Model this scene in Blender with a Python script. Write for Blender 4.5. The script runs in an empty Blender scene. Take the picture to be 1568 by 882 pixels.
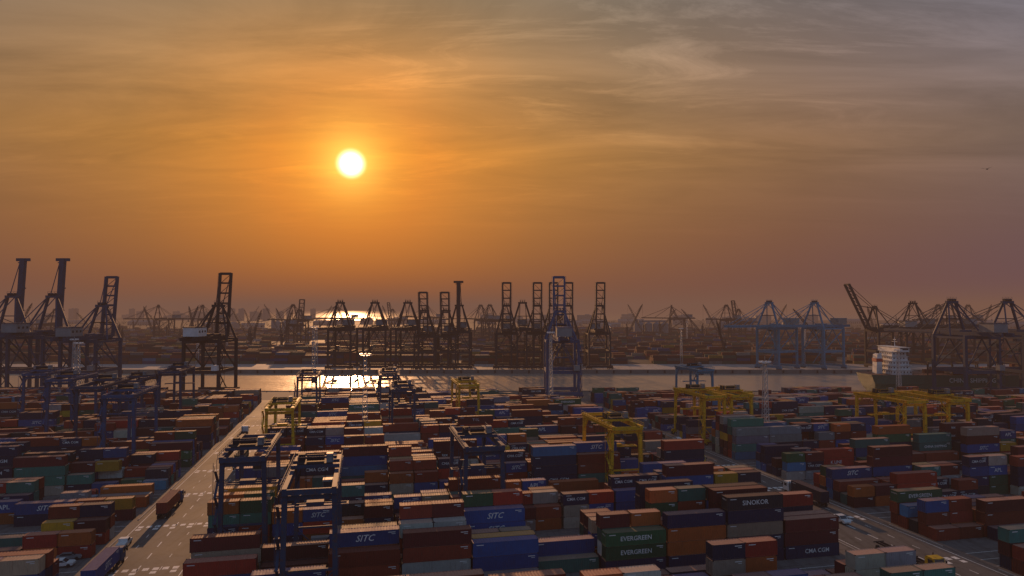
import bpy, math, random
from mathutils import Vector, Matrix, noise
random.seed(11)
R=random.random
sc=bpy.context.scene
sc.view_settings.view_transform='Standard'
sc.view_settings.look='None'
sc.view_settings.exposure=0
COL=sc.collection
def s2l(c):
    return tuple(((x/255.0)/12.92 if x/255.0<=0.04045 else ((x/255.0+0.055)/1.055)**2.4) for x in c)
YAW=math.radians(12.3)
CU,SU=math.cos(YAW),math.sin(YAW)
K=1.11
def yard(u,v,z=0):   # yard grid (u along container rows, v across them) -> world
    return Vector((u*CU-v*SU,u*SU+v*CU,z))

# ------------------------------------------------------------------ mesh builder
class MB:
    def __init__(s): s.v=[];s.f=[];s.m=[]
    def add(s,vs,fs,m=0):
        o=len(s.v); s.v.extend([tuple(p) for p in vs])
        for f in fs: s.f.append(tuple(i+o for i in f)); s.m.append(m)
    def box(s,c,d,m=0,rz=0):
        x,y,z=d[0]/2,d[1]/2,d[2]/2
        vs=[Vector((a*x,b*y,e*z)) for e in(-1,1) for b in(-1,1) for a in(-1,1)]
        if rz:
            M=Matrix.Rotation(rz,3,'Z'); vs=[M@p for p in vs]
        c=Vector(c); s.add([p+c for p in vs],[(0,2,3,1),(4,5,7,6),(0,1,5,4),(2,6,7,3),(0,4,6,2),(1,3,7,5)],m)
    def beam(s,a,b,w,h=None,m=0):
        a=Vector(a);b=Vector(b);h=h or w
        d=(b-a)
        if d.length<1e-6:return
        d.normalize()
        up=Vector((0,0,1)) if abs(d.z)<0.95 else Vector((0,1,0))
        r=d.cross(up).normalized()*w/2; u=r.cross(d).normalized()*h/2
        vs=[a-r-u,a+r-u,a+r+u,a-r+u,b-r-u,b+r-u,b+r+u,b-r+u]
        s.add(vs,[(0,1,2,3),(7,6,5,4),(0,4,5,1),(1,5,6,2),(2,6,7,3),(3,7,4,0)],m)
    def cyl(s,a,b,r,n=12,m=0,r2=None):
        a=Vector(a);b=Vector(b);d=(b-a).normalized();r2=r if r2 is None else r2
        up=Vector((0,0,1)) if abs(d.z)<0.95 else Vector((0,1,0))
        p=d.cross(up).normalized();q=p.cross(d)
        vs=[];
        for i in range(n):
            t=2*math.pi*i/n; w=p*math.cos(t)+q*math.sin(t)
            vs.append(a+w*r)
        for i in range(n):
            t=2*math.pi*i/n; w=p*math.cos(t)+q*math.sin(t)
            vs.append(b+w*r2)
        fs=[(i,(i+1)%n,n+(i+1)%n,n+i) for i in range(n)]
        fs.append(tuple(range(n-1,-1,-1)));fs.append(tuple(range(n,2*n)))
        s.add(vs,fs,m)
    def prism(s,prof,y0,y1,m=0):  # profile in xz extruded on y
        n=len(prof)
        vs=[(p[0],y0,p[1]) for p in prof]+[(p[0],y1,p[1]) for p in prof]
        fs=[(i,(i+1)%n,n+(i+1)%n,n+i) for i in range(n)]+[tuple(range(n-1,-1,-1)),tuple(range(n,2*n))]
        s.add(vs,fs,m)
    def mesh(s,name,mats):
        me=bpy.data.meshes.new(name); me.from_pydata(s.v,[],s.f)
        for m in mats: me.materials.append(m)
        me.polygons.foreach_set('material_index',s.m); me.update(); 
        return me
def obj(name,me,loc=(0,0,0),rz=0,parent=None,color=None,scale=None):
    o=bpy.data.objects.new(name,me); COL.objects.link(o)
    o.location=loc;o.rotation_euler=(0,0,rz)
    if parent:o.parent=parent
    if color:o.color=(*color,1)
    if scale:o.scale=(scale,scale,scale)
    return o

# ------------------------------------------------------------------ materials
def newmat(name):
    m=bpy.data.materials.new(name);m.use_nodes=True
    nt=m.node_tree; b=nt.nodes['Principled BSDF']; return m,nt,b
def N(nt,t,**k):
    n=nt.nodes.new(t)
    for a,v in k.items(): setattr(n,a,v)
    return n
def mixc(nt,a,b,f,blend='MIX'):
    n=N(nt,'ShaderNodeMix',data_type='RGBA',blend_type=blend)
    for i,x in((6,a),(7,b),(0,f)):
        if isinstance(x,bpy.types.NodeSocket): nt.links.new(x,n.inputs[i])
        elif i==0: n.inputs[0].default_value=x
        else: n.inputs[i].default_value=(*x,1)
    return n.outputs[2]
def mth(nt,op,a,b=None,c=None,clamp=False):
    n=N(nt,'ShaderNodeMath',operation=op);n.use_clamp=clamp
    for i,x in enumerate((a,b,c)):
        if x is None: continue
        if isinstance(x,bpy.types.NodeSocket): nt.links.new(x,n.inputs[i])
        else: n.inputs[i].default_value=x
    return n.outputs[0]
def ramp(nt,fac,stops):
    n=N(nt,'ShaderNodeValToRGB'); e=n.color_ramp.elements
    while len(e)>1: e.remove(e[-1])
    e[0].position=stops[0][0]; e[0].color=(*stops[0][1],1)
    for p,c in stops[1:]:
        q=e.new(p); q.color=(*c,1)
    nt.links.new(fac,n.inputs[0]); return n.outputs[0]
def nz(nt,vec,scale,detail=4,rough=0.55):
    n=N(nt,'ShaderNodeTexNoise'); n.inputs['Scale'].default_value=scale
    n.inputs['Detail'].default_value=detail;n.inputs['Roughness'].default_value=rough
    if vec is not None: nt.links.new(vec,n.inputs['Vector'])
    return n.outputs['Fac']
def simple(name,col,rough=0.6,metal=0.0,var=0.35,scale=0.35,rust=0.0,spec=0.5):
    m,nt,b=newmat(name)
    g=N(nt,'ShaderNodeNewGeometry')
    f=nz(nt,g.outputs['Position'],scale,5)
    c=mixc(nt,tuple(x*(1-var) for x in col),tuple(min(1,x*(1+var)) for x in col),f)
    if rust:
        f2=nz(nt,g.outputs['Position'],1.3,6,0.7)
        f2=mth(nt,'MULTIPLY',mth(nt,'GREATER_THAN',f2,0.56),rust)
        c=mixc(nt,c,(0.10,0.045,0.025),f2)
    nt.links.new(c,b.inputs['Base Color']);b.inputs['Roughness'].default_value=rough;b.inputs['Metallic'].default_value=metal
    b.inputs['Specular IOR Level'].default_value=spec
    return m
M_dark=simple('dark_steel',(0.02,0.021,0.028),0.75,spec=0.2)
M_blue=simple('blue_crane_paint',(0.02,0.07,0.17),0.65,rust=0.5,spec=0.3)
M_navy=simple('navy_crane_paint',(0.018,0.048,0.10),0.7,rust=0.5,spec=0.25)
M_cyan=simple('light_blue_crane_paint',(0.03,0.18,0.30),0.65,rust=0.4,spec=0.3)
M_yel=simple('yellow_crane_paint',(0.60,0.35,0.012),0.6,rust=0.6,spec=0.3)
M_grey=simple('grey_paint',(0.2,0.21,0.22),0.6,spec=0.3)
M_white=simple('white_paint',(0.62,0.63,0.62),0.6,spec=0.3)
M_glass=simple('window_glass',(0.02,0.03,0.04),0.08)
M_tyre=simple('tyre_rubber',(0.02,0.02,0.02),0.9)
M_galv=simple('galvanised_steel',(0.42,0.44,0.45),0.5,0.3)
M_red=simple('red_paint',(0.35,0.04,0.03),0.5)
M_lamp=simple('lamp_lens',(0.8,0.8,0.75),0.2)
M_roof=simple('sheet_roof',(0.2,0.2,0.21),0.75,0.0,scale=0.08,spec=0.2)
M_wall=simple('rendered_wall',(0.3,0.28,0.26),0.85,scale=0.1)
M_conc=simple('quay_concrete',(0.14,0.13,0.12),0.85,scale=0.15,spec=0.2)
M_kerb=simple('kerb_concrete',(0.3,0.29,0.27),0.85)
M_foli=simple('foliage',(0.05,0.07,0.03),0.9,var=0.6,scale=0.1)
M_bark=simple('bark',(0.08,0.055,0.04),0.9)

def paint_mat():
    m,nt,b=newmat('container_paint')
    oi=N(nt,'ShaderNodeObjectInfo');g=N(nt,'ShaderNodeNewGeometry');tc=N(nt,'ShaderNodeTexCoord')
    add=N(nt,'ShaderNodeVectorMath',operation='ADD')
    comb=N(nt,'ShaderNodeCombineXYZ')
    k=mth(nt,'MULTIPLY',oi.outputs['Random'],73.0)
    nt.links.new(k,comb.inputs[0]);nt.links.new(k,comb.inputs[1])
    nt.links.new(tc.outputs['Object'],add.inputs[0]);nt.links.new(comb.outputs[0],add.inputs[1])
    f=nz(nt,add.outputs[0],0.7,5,0.65)
    base=mixc(nt,oi.outputs['Color'],(0.0,0.0,0.0),mth(nt,'MULTIPLY_ADD',f,0.45,0.05))
    mp=N(nt,'ShaderNodeMapping');mp.inputs['Scale'].default_value=(4,4,0.35)
    nt.links.new(add.outputs[0],mp.inputs[0])
    st=nz(nt,mp.outputs[0],1.2,4,0.7)
    st=mth(nt,'MULTIPLY',mth(nt,'SUBTRACT',st,0.56,clamp=True),3.2,clamp=True)
    base=mixc(nt,base,(0.09,0.045,0.03),st)
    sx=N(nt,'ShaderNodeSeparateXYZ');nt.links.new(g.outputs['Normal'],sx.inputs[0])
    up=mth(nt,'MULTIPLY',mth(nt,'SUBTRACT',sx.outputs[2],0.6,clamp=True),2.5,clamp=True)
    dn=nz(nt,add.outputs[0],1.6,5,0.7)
    sunlit_dust=mixc(nt,(0.34,0.12,0.07),(0.60,0.40,0.30),dn)  # roof dust and rust, with a pale warm sunlit tone painted into it
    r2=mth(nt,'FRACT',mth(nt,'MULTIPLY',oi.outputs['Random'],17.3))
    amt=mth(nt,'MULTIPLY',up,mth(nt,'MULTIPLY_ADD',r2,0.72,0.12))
    base=mixc(nt,base,sunlit_dust,amt)
    nt.links.new(base,b.inputs['Base Color'])
    rg=mth(nt,'MULTIPLY_ADD',f,0.3,0.42);rg=mth(nt,'ADD',rg,mth(nt,'MULTIPLY',up,0.15),clamp=True)
    nt.links.new(rg,b.inputs['Roughness'])
    nt.links.new(mth(nt,'MULTIPLY_ADD',up,-0.15,0.35),b.inputs['Specular IOR Level'])
    return m
M_cont=paint_mat()
def vc_mat():
    m,nt,b=newmat('far_container_paint')
    a=N(nt,'ShaderNodeAttribute',attribute_name='Col');g=N(nt,'ShaderNodeNewGeometry')
    f=nz(nt,g.outputs['Position'],0.3,3,0.7)
    c=mixc(nt,a.outputs['Color'],(0.04,0.035,0.033),mth(nt,'MULTIPLY_ADD',f,0.7,0.15))
    nt.links.new(c,b.inputs['Base Color']);b.inputs['Roughness'].default_value=0.8;b.inputs['Specular IOR Level'].default_value=0.12
    return m
M_farc=vc_mat()
def ground_mat(name,c1,c2,scale,slab=0,spec=0.3):
    m,nt,b=newmat(name);g=N(nt,'ShaderNodeNewGeometry');P=g.outputs['Position']
    f=nz(nt,P,scale,5,0.6);f2=nz(nt,P,scale*12,4,0.7)
    c=mixc(nt,c1,c2,f)
    c=mixc(nt,c,tuple(x*0.35 for x in c1),mth(nt,'MULTIPLY',mth(nt,'SUBTRACT',f2,0.5,clamp=True),2.6,clamp=True))
    mp=N(nt,'ShaderNodeMapping');mp.inputs['Rotation'].default_value=(0,0,-YAW);mp.inputs['Scale'].default_value=(0.7,0.03,1)
    nt.links.new(P,mp.inputs[0]);f3=nz(nt,mp.outputs[0],1.0,4,0.6)
    c=mixc(nt,c,tuple(x*0.4 for x in c1),mth(nt,'MULTIPLY',mth(nt,'SUBTRACT',f3,0.5,clamp=True),3.2,clamp=True))
    if slab:
        br=N(nt,'ShaderNodeTexBrick');br.inputs['Scale'].default_value=1.0
        br.inputs['Brick Width'].default_value=slab;br.inputs['Row Height'].default_value=slab;br.offset=0
        br.inputs['Mortar Size'].default_value=0.06
        mp2=N(nt,'ShaderNodeMapping');mp2.inputs['Rotation'].default_value=(0,0,-YAW);nt.links.new(P,mp2.inputs[0])
        nt.links.new(mp2.outputs[0],br.inputs['Vector'])
        c=mixc(nt,c,tuple(x*0.3 for x in c1),mth(nt,'MULTIPLY',br.outputs['Fac'],0.7))
    nt.links.new(c,b.inputs['Base Color']);b.inputs['Specular IOR Level'].default_value=spec
    nt.links.new(mth(nt,'MULTIPLY_ADD',f,0.3,0.6),b.inputs['Roughness'])
    bp=N(nt,'ShaderNodeBump');bp.inputs['Strength'].default_value=0.3;bp.inputs['Distance'].default_value=0.05
    nt.links.new(f2,bp.inputs['Height']);nt.links.new(bp.outputs[0],b.inputs['Normal'])
    return m
M_ground=ground_mat('yard_paving',(0.10,0.094,0.09),(0.18,0.165,0.155),0.05,slab=6)
M_road=ground_mat('asphalt',(0.07,0.067,0.067),(0.14,0.135,0.13),0.04)
M_far=ground_mat('far_yard_paving',(0.06,0.055,0.05),(0.11,0.10,0.09),0.01,spec=0.1)
M_apron=ground_mat('apron_concrete',(0.30,0.28,0.27),(0.42,0.39,0.37),0.03,spec=0.2)
def mark_mat():
    m,nt,b=newmat('road_marking_paint');g=N(nt,'ShaderNodeNewGeometry')
    f=nz(nt,g.outputs['Position'],2.2,6,0.75)
    c=mixc(nt,(0.78,0.78,0.75),(0.16,0.155,0.15),mth(nt,'MULTIPLY',mth(nt,'SUBTRACT',f,0.47,clamp=True),4,clamp=True))
    nt.links.new(c,b.inputs['Base Color']);b.inputs['Roughness'].default_value=0.7;return m
M_mark=mark_mat()
def water_mat():
    m,nt,b=newmat('harbour_water');g=N(nt,'ShaderNodeNewGeometry')
    b.inputs['Base Color'].default_value=(0.36,0.31,0.25,1);b.inputs['Roughness'].default_value=0.26;b.inputs['IOR'].default_value=2.1
    mp=N(nt,'ShaderNodeMapping');mp.inputs['Scale'].default_value=(0.5,1.0,1);nt.links.new(g.outputs['Position'],mp.inputs[0])
    f=nz(nt,mp.outputs[0],0.35,3,0.6);f2=nz(nt,mp.outputs[0],0.045,3,0.5)
    h=mth(nt,'ADD',f,mth(nt,'MULTIPLY',f2,3.0))
    bp=N(nt,'ShaderNodeBump');bp.inputs['Strength'].default_value=0.6;bp.inputs['Distance'].default_value=0.45
    nt.links.new(h,bp.inputs['Height']);nt.links.new(bp.outputs[0],b.inputs['Normal']);return m
M_water=water_mat()

# ------------------------------------------------------------------ sky, sun, haze
SAZ=math.radians(-13.35);SEL=math.radians(11.8)
SV=Vector((math.sin(SAZ)*math.cos(SEL),math.cos(SAZ)*math.cos(SEL),math.sin(SEL)))
W=bpy.data.worlds.new('World');sc.world=W;W.use_nodes=True
nt=W.node_tree;nt.nodes.clear()
tc=N(nt,'ShaderNodeTexCoord');D=tc.outputs['Generated']
sx=N(nt,'ShaderNodeSeparateXYZ');nt.links.new(D,sx.inputs[0])
dot=N(nt,'ShaderNodeVectorMath',operation='DOT_PRODUCT');nt.links.new(D,dot.inputs[0]);dot.inputs[1].default_value=SV
ang=mth(nt,'MULTIPLY',mth(nt,'ARCCOSINE',mth(nt,'MINIMUM',dot.outputs['Value'],0.999999)),180/math.pi)
el=mth(nt,'MULTIPLY',mth(nt,'ARCSINE',mth(nt,'MAXIMUM',mth(nt,'MINIMUM',sx.outputs[2],0.99999),0.0)),180/math.pi)
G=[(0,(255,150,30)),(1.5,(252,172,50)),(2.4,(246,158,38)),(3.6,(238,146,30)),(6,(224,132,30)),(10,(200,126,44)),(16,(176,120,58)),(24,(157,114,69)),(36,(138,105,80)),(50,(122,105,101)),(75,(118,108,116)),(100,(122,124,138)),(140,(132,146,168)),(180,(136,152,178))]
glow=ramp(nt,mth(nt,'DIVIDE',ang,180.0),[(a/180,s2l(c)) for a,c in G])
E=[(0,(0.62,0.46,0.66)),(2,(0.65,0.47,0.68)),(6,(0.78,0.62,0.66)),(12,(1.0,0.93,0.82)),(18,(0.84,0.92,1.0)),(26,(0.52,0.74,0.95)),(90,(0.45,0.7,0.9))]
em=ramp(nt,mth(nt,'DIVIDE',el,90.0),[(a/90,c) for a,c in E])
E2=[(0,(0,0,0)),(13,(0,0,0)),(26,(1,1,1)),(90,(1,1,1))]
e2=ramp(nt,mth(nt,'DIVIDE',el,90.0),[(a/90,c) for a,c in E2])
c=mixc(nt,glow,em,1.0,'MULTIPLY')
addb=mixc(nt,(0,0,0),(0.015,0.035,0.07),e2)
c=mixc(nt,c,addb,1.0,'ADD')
zz=mth(nt,'ADD',mth(nt,'MAXIMUM',sx.outputs[2],0.0),0.10)
cx=N(nt,'ShaderNodeCombineXYZ')
nt.links.new(mth(nt,'DIVIDE',sx.outputs[0],zz),cx.inputs[0]);nt.links.new(mth(nt,'DIVIDE',sx.outputs[1],zz),cx.inputs[1])
def cloud(rot,scl,loc,sc_,det,ro,dist):
    mp=N(nt,'ShaderNodeMapping');mp.inputs['Rotation'].default_value=(0,0,math.radians(rot));mp.inputs['Scale'].default_value=scl;mp.inputs['Location'].default_value=loc
    nt.links.new(cx.outputs[0],mp.inputs[0])
    nn=N(nt,'ShaderNodeTexNoise');nn.inputs['Scale'].default_value=sc_;nn.inputs['Detail'].default_value=det;nn.inputs['Roughness'].default_value=ro;nn.inputs['Distortion'].default_value=dist
    nt.links.new(mp.outputs[0],nn.inputs['Vector']);return nn.outputs['Fac']
n1=cloud(-22,(0.6,1.7,1),(3.1,1.7,0),1.1,8,0.6,0.8)
n2=cloud(35,(0.55,1.6,1),(7.7,4.1,0),2.4,10,0.70,0.7)
n3=cloud(0,(1,1,1),(1.2,9.4,0),0.5,3,0.5,0.2)
broad=mth(nt,'MULTIPLY',mth(nt,'SUBTRACT',n1,0.5),1.5)
wisp=mth(nt,'MULTIPLY',mth(nt,'SUBTRACT',n2,0.51,clamp=True),2.8)
wisp=mth(nt,'MULTIPLY',wisp,mth(nt,'MULTIPLY',mth(nt,'SUBTRACT',n3,0.36,clamp=True),4.0,clamp=True))
cl=mth(nt,'ADD',broad,wisp)
msk=mth(nt,'MULTIPLY',mth(nt,'SUBTRACT',el,5.0),0.10,clamp=True)
k=mth(nt,'MULTIPLY_ADD',cl,msk,0.97)
cc=N(nt,'ShaderNodeCombineXYZ')
for i in range(3): nt.links.new(k,cc.inputs[i])
c=mixc(nt,c,cc.outputs[0],1.0,'MULTIPLY')
disc=mth(nt,'POWER',mth(nt,'MULTIPLY',mth(nt,'SUBTRACT',1.4,ang),1.5,clamp=True),2.2)
halo=mth(nt,'POWER',mth(nt,'MULTIPLY',mth(nt,'SUBTRACT',7.0,ang),1/7.0,clamp=True),4.5)
hc=mixc(nt,(0,0,0),(1.1,0.62,0.12),halo)
c=mixc(nt,c,hc,1.0,'ADD')
dc=mixc(nt,(0,0,0),(3.0,2.4,1.6),disc)
c=mixc(nt,c,dc,1.0,'ADD')
sky=N(nt,'ShaderNodeTexSky',sky_type='NISHITA');sky.sun_disc=False;sky.sun_elevation=SEL;sky.sun_rotation=SAZ
sky.air_density=2;sky.dust_density=5
bg1=N(nt,'ShaderNodeBackground');bg2=N(nt,'ShaderNodeBackground')
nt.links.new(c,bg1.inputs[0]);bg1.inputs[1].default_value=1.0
nt.links.new(sky.outputs[0],bg2.inputs[0]);bg2.inputs[1].default_value=0.003
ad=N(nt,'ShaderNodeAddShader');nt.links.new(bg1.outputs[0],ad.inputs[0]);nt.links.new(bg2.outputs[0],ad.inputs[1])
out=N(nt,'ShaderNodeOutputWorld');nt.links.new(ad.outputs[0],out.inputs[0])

L=bpy.data.lights.new('sun','SUN');L.energy=4.0;L.angle=math.radians(0.6);L.color=(1.0,0.50,0.22);L.specular_factor=0.45
lo=bpy.data.objects.new('sun',L);COL.objects.link(lo);lo.rotation_euler=SV.to_track_quat('Z','Y').to_euler();lo.location=(-200,600,300)

hz=bpy.data.materials.new('haze_glow');hz.use_nodes=True;h=hz.node_tree;h.nodes.clear()
SIG=1/3500
va=N(h,'ShaderNodeVolumeAbsorption');va.inputs['Color'].default_value=(0,0,0,1);va.inputs['Density'].default_value=SIG
ve=N(h,'ShaderNodeEmission');ve.inputs['Color'].default_value=(*s2l((120,87,72)),1);ve.inputs['Strength'].default_value=SIG  # even emission stands in for sunlight scattered by the haze
vs=N(h,'ShaderNodeAddShader');vo=N(h,'ShaderNodeOutputMaterial')
h.links.new(va.outputs[0],vs.inputs[0]);h.links.new(ve.outputs[0],vs.inputs[1]);h.links.new(vs.outputs[0],vo.inputs['Volume'])
b=MB();b.box((0,6000,68),(20000,18000,150));obj('haze',b.mesh('haze',[hz]))

# ------------------------------------------------------------------ terrain
QY=418      # near quay edge
FY=566      # far quay edge
YEND=374    # last container row
b=MB();b.add([(-16000,-6000,-3),(16000,-6000,-3),(16000,24000,-3),(-16000,24000,-3)],[(0,1,2,3)]);obj('water',b.mesh('water',[M_water]))
b=MB();b.box((0,-400+(QY+400)/2,-4),(2400,QY+400,8));obj('ground',b.mesh('ground',[M_ground]))
b=MB();b.box((0,FY+1300,-4),(6000,2600,8));b.box((-1800,FY+3000,-4.2),(1600,1600,8));obj('far_ground',b.mesh('far_ground',[M_far]))
b=MB();b.box((0,QY-20,0.0),(1600,39.9,0.012));obj('quay_apron',b.mesh('quay_apron',[M_conc]))
b=MB();b.box((0,FY+30,0.0),(1800,59.8,0.012));obj('far_quay_apron',b.mesh('far_quay_apron',[M_apron]))
b=MB()
b.box((0,QY+0.3,-1.4),(1600,0.6,3.6),0);
for i in range(-40,41):
    b.box((i*14,QY+0.9,-1.3),(1.2,0.7,2.2),1)
    b.cyl((i*14+5,QY-1.2,0.006),(i*14+5,QY-1.2,0.6),0.28,8,1,0.36)
obj('quay_wall',b.mesh('quay_wall',[M_conc,M_tyre]))
b=MB()
b.box((0,FY-0.3,-1.4),(1800,0.6,3.6),0)
for i in range(-60,61): b.box((i*14,FY-0.9,-1.3),(1.2,0.7,2.2),1)
obj('quay_wall',b.mesh('far_quay_wall',[M_conc,M_tyre]))
def strip(name,u0,u1,v0,v1,mat,z):
    b=MB();b.add([yard(u0,v0,z),yard(u1,v0,z),yard(u1,v1,z),yard(u0,v1,z)],[(0,1,2,3)]);return obj(name,b.mesh(name,[mat]))
ROADS=[(-51,-33),(101,119)]
for a,c2 in ROADS: strip('road',a,c2,-20,335,M_road,0.006)
mk=MB()
def mrk(u0,u1,v0,v1): mk.add([yard(u0,v0,0.013),yard(u1,v0,0.013),yard(u1,v1,0.013),yard(u0,v1,0.013)],[(0,1,2,3)])
VK=[92+28*k for k in range(0,12)]
for a,c2 in ROADS:
    for v in range(60,330,7):
        mrk((a+c2)/2-0.12,(a+c2)/2+0.12,v,v+3.2)
        for q in(0.27,0.73): mrk(a+(c2-a)*q-0.08,a+(c2-a)*q+0.08,v,v+2)
    mrk(a+0.4,a+0.6,60,330);mrk(c2-0.6,c2-0.4,60,330)
    for v in VK[:9]:
        n=9
        for i in range(n):
            uu=a+0.9+i*(c2-a-1.8)/n
            mrk(uu,uu+1.1,v-3.8,v-2.4)
            if i%2==0: mrk(uu,uu+1.1,v+22.4,v+23.6)
for v in VK[:9]:
    for (ua,ub) in((-280,-53),(-31,99),(121,330)):
        mrk(ua,ub,v+19.4,v+19.55);mrk(ua,ub,v+22.9,v+23.05);mrk(ua,ub,v-1.6,v-1.45)
obj('road_markings',mk.mesh('road_markings',[M_mark]))
kb=MB()
for a,c2 in ROADS:
    for v in VK[:9]:
        for uu in(a-0.8,c2+0.8):
            p=yard(uu,v+10.5,0.07);kb.box(p,(0.35,15,0.15),0,YAW)
obj('kerb',kb.mesh('kerb',[M_kerb]))

# ------------------------------------------------------------------ shipping containers
def text_mesh(body,size,shear=0.0,off=0.012):
    cu=bpy.data.curves.new('t','FONT');cu.body=body;cu.size=size;cu.shear=shear;cu.offset=off;cu.align_x='CENTER';cu.align_y='CENTER';cu.resolution_u=2
    o=bpy.data.objects.new('t',cu);COL.objects.link(o)
    dg=bpy.context.evaluated_depsgraph_get();dg.update()
    me=bpy.data.meshes.new_from_object(o.evaluated_get(dg))
    vs=[v.co.copy() for v in me.vertices];fs=[tuple(p.vertices) for p in me.polygons]
    bpy.data.objects.remove(o);bpy.data.meshes.remove(me);return vs,fs
CH=2.59
def container_mesh(Lc,text=None,size=1.2,tx=0.0,shear=0):
    b=MB();hw=1.219;hl=Lc/2
    for sx_ in(-1,1):
        for sy in(-1,1):
            b.box((sx_*(hl-0.08),sy*(hw-0.08),CH/2),(0.16,0.16,CH-0.01))
            for z in(0.06,CH-0.055): b.box((sx_*(hl-0.085),sy*(hw-0.08),z),(0.2,0.19,0.125),2)
        b.box((sx_*(hl-0.06),0,CH-0.07),(0.12,2*hw-0.33,0.12));b.box((sx_*(hl-0.06),0,0.12),(0.12,2*hw-0.33,0.16))
    for sy in(-1,1):
        b.box((0,sy*(hw-0.04),CH-0.06),(Lc-0.33,0.08,0.10));b.box((0,sy*(hw-0.04),0.12),(Lc-0.33,0.08,0.16))
    def corr(x0,x1,pitch,place):
        n=max(2,int((x1-x0)/pitch));p=(x1-x0)/n;pts=[]
        for i in range(n):
            a=x0+i*p
            pts+= [(a,0.045),(a+p*0.28,0.045),(a+p*0.45,0.01),(a+p*0.82,0.01)]
        pts.append((x1,0.045));place(pts)
    for sy in(-1,1):
        def pl(pts,sy=sy):
            vs=[];
            for x,d in pts: vs+= [(x,sy*(hw-d),0.2),(x,sy*(hw-d),CH-0.11)]
            fs=[(2*i,2*i+2,2*i+3,2*i+1) if sy<0 else (2*i+1,2*i+3,2*i+2,2*i) for i in range(len(pts)-1)]
            b.add(vs,fs)
        corr(-hl+0.16,hl-0.16,0.36,pl)
    def rf(pts):
        vs=[]
        for x,d in pts: vs+=[(x,-hw+0.08,CH-0.02-d),(x,hw-0.08,CH-0.02-d)]
        b.add(vs,[(2*i,2*i+2,2*i+3,2*i+1) for i in range(len(pts)-1)])
    corr(-hl+0.12,hl-0.12,0.5,rf)
    def fe(pts):
        vs=[]
        for x,d in pts: vs+=[(hl-d-0.01,x,0.2),(hl-d-0.01,x,CH-0.13)]
        b.add(vs,[(2*i,2*i+2,2*i+3,2*i+1) for i in range(len(pts)-1)])
    corr(-hw+0.16,hw-0.16,0.3,fe)
    for s in(-1,1): b.box((-hl+0.06,s*(hw-0.16)/2,CH/2+0.03),(0.05,hw-0.2,CH-0.36))
    for y in(-0.8,-0.3,0.3,0.8):
        b.cyl((-hl+0.015,y,0.22),(-hl+0.015,y,CH-0.16),0.022,5,2)
        b.box((-hl+0.012,y+0.12,1.1),(0.02,0.3,0.04),2)
    b.box((0,0,0.09),(Lc-0.2,2*hw-0.2,0.1),2)
    if text:
        vs,fs=text_mesh(text,size,shear)
        b.add([(v.x+tx,-hw-0.004,v.y+1.33) for v in vs],fs,1)
        b.add([(-v.x-tx,hw+0.004,v.y+1.33) for v in vs],fs,1)
        b.add([(hl+0.004,v.x*0.28,v.y*0.28+2.0) for v in vs],fs,1)
    for sy in(-1,1): b.box((hl-1.3,sy*(hw+0.002),2.15),(1.3,0.006,0.14),1); 
    b.box((hl-1.0,-hw-0.002,1.85),(0.7,0.006,0.1),1)
    return b.mesh('shipping_container',[M_cont,M_white,M_dark])
m40=container_mesh(12.19);m20=container_mesh(6.06)
RB=(0.30,0.045,0.025);MR=(0.13,0.02,0.025);OR=(0.50,0.13,0.03);NV=(0.008,0.022,0.075);BL=(0.01,0.085,0.30);TE=(0.02,0.19,0.16);DG=(0.015,0.12,0.06);WH=(0.52,0.51,0.48);YE=(0.66,0.38,0.03);GR=(0.2,0.22,0.24);DK=(0.018,0.025,0.04);BR=(0.44,0.04,0.025);LB=(0.04,0.24,0.45);CR=(0.46,0.38,0.28)
T40={'sitc':container_mesh(12.19,'SITC',1.6,0,0.35),'apl':container_mesh(12.19,'APL',1.7,0,0.1),'cma':container_mesh(12.19,'CMA CGM',1.2,1),
 'chs':container_mesh(12.19,'CHINA SHIPPING',1.1),'tex':container_mesh(12.19,'tex',1.2,-3),'til':container_mesh(12.19,'T I L',1.2),'snk':container_mesh(12.19,'SINOKOR',1.3),'kl':container_mesh(12.19,'K LINE',1.3),'ev':container_mesh(12.19,'EVERGREEN',1.2)}
T20={'sitc':container_mesh(6.06,'SITC',1.4,0,0.35),'cma':container_mesh(6.06,'CMA CGM',0.95),'apl':container_mesh(6.06,'APL',1.5),'tex':container_mesh(6.06,'tex',0.9,-1)}
TYPES=[(RB,17,None),(MR,13,None),(BR,7,None),(OR,7,None),(NV,9,None),(NV,13,'cma'),(BL,6,'sitc'),(BL,3,'apl'),(BL,3,None),(TE,6,None),(TE,3,'chs'),(DG,4,'ev'),(WH,5,None),(CR,3,None),(YE,3.5,None),(GR,4,None),(DK,5,'snk'),(MR,3,'tex'),(MR,2,'til'),(BR,2,'kl'),(LB,2,None)]
TW=[t[1] for t in TYPES]
def vary(c): k=0.62+0.55*R();return tuple(min(0.8,max(0.003,x*k*(0.88+0.24*R()))) for x in c)
ncont=0
def put_container(p,is40,rz,t=None):
    global ncont
    t=t or random.choices(TYPES,TW)[0]
    lab=t[2] if R()<0.7 else None
    if is40: me=T40.get(lab,m40) if lab else m40
    else: me=T20.get(lab,m20) if lab else m20
    flip=math.pi if R()<0.35 else 0
    obj('shipping_container',me,(p[0]+(R()-.5)*0.3,p[1]+(R()-.5)*0.12,p[2]),rz+flip+(R()-.5)*0.010,color=vary(t[0]));ncont+=1
def level(u,v,k):
    """mean stacking height (tiers) in different zones of the yard"""
    if u<-51:
        if k==0: return 0.7 if u<-78 else -1.5
        if k==1: return 0.4
        if k==2: return 1.0
        if k==3: return 1.7
        if k==4: return 2.3
        return 2.5
    if u>119:
        if k==0: return 0.7
        if k==1: return 0.9 if u<160 else 1.8
        if k==2: return 2.3
        return 2.5
    if k==0: return 1.8
    if k==1: return 2.6
    return 2.8
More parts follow.
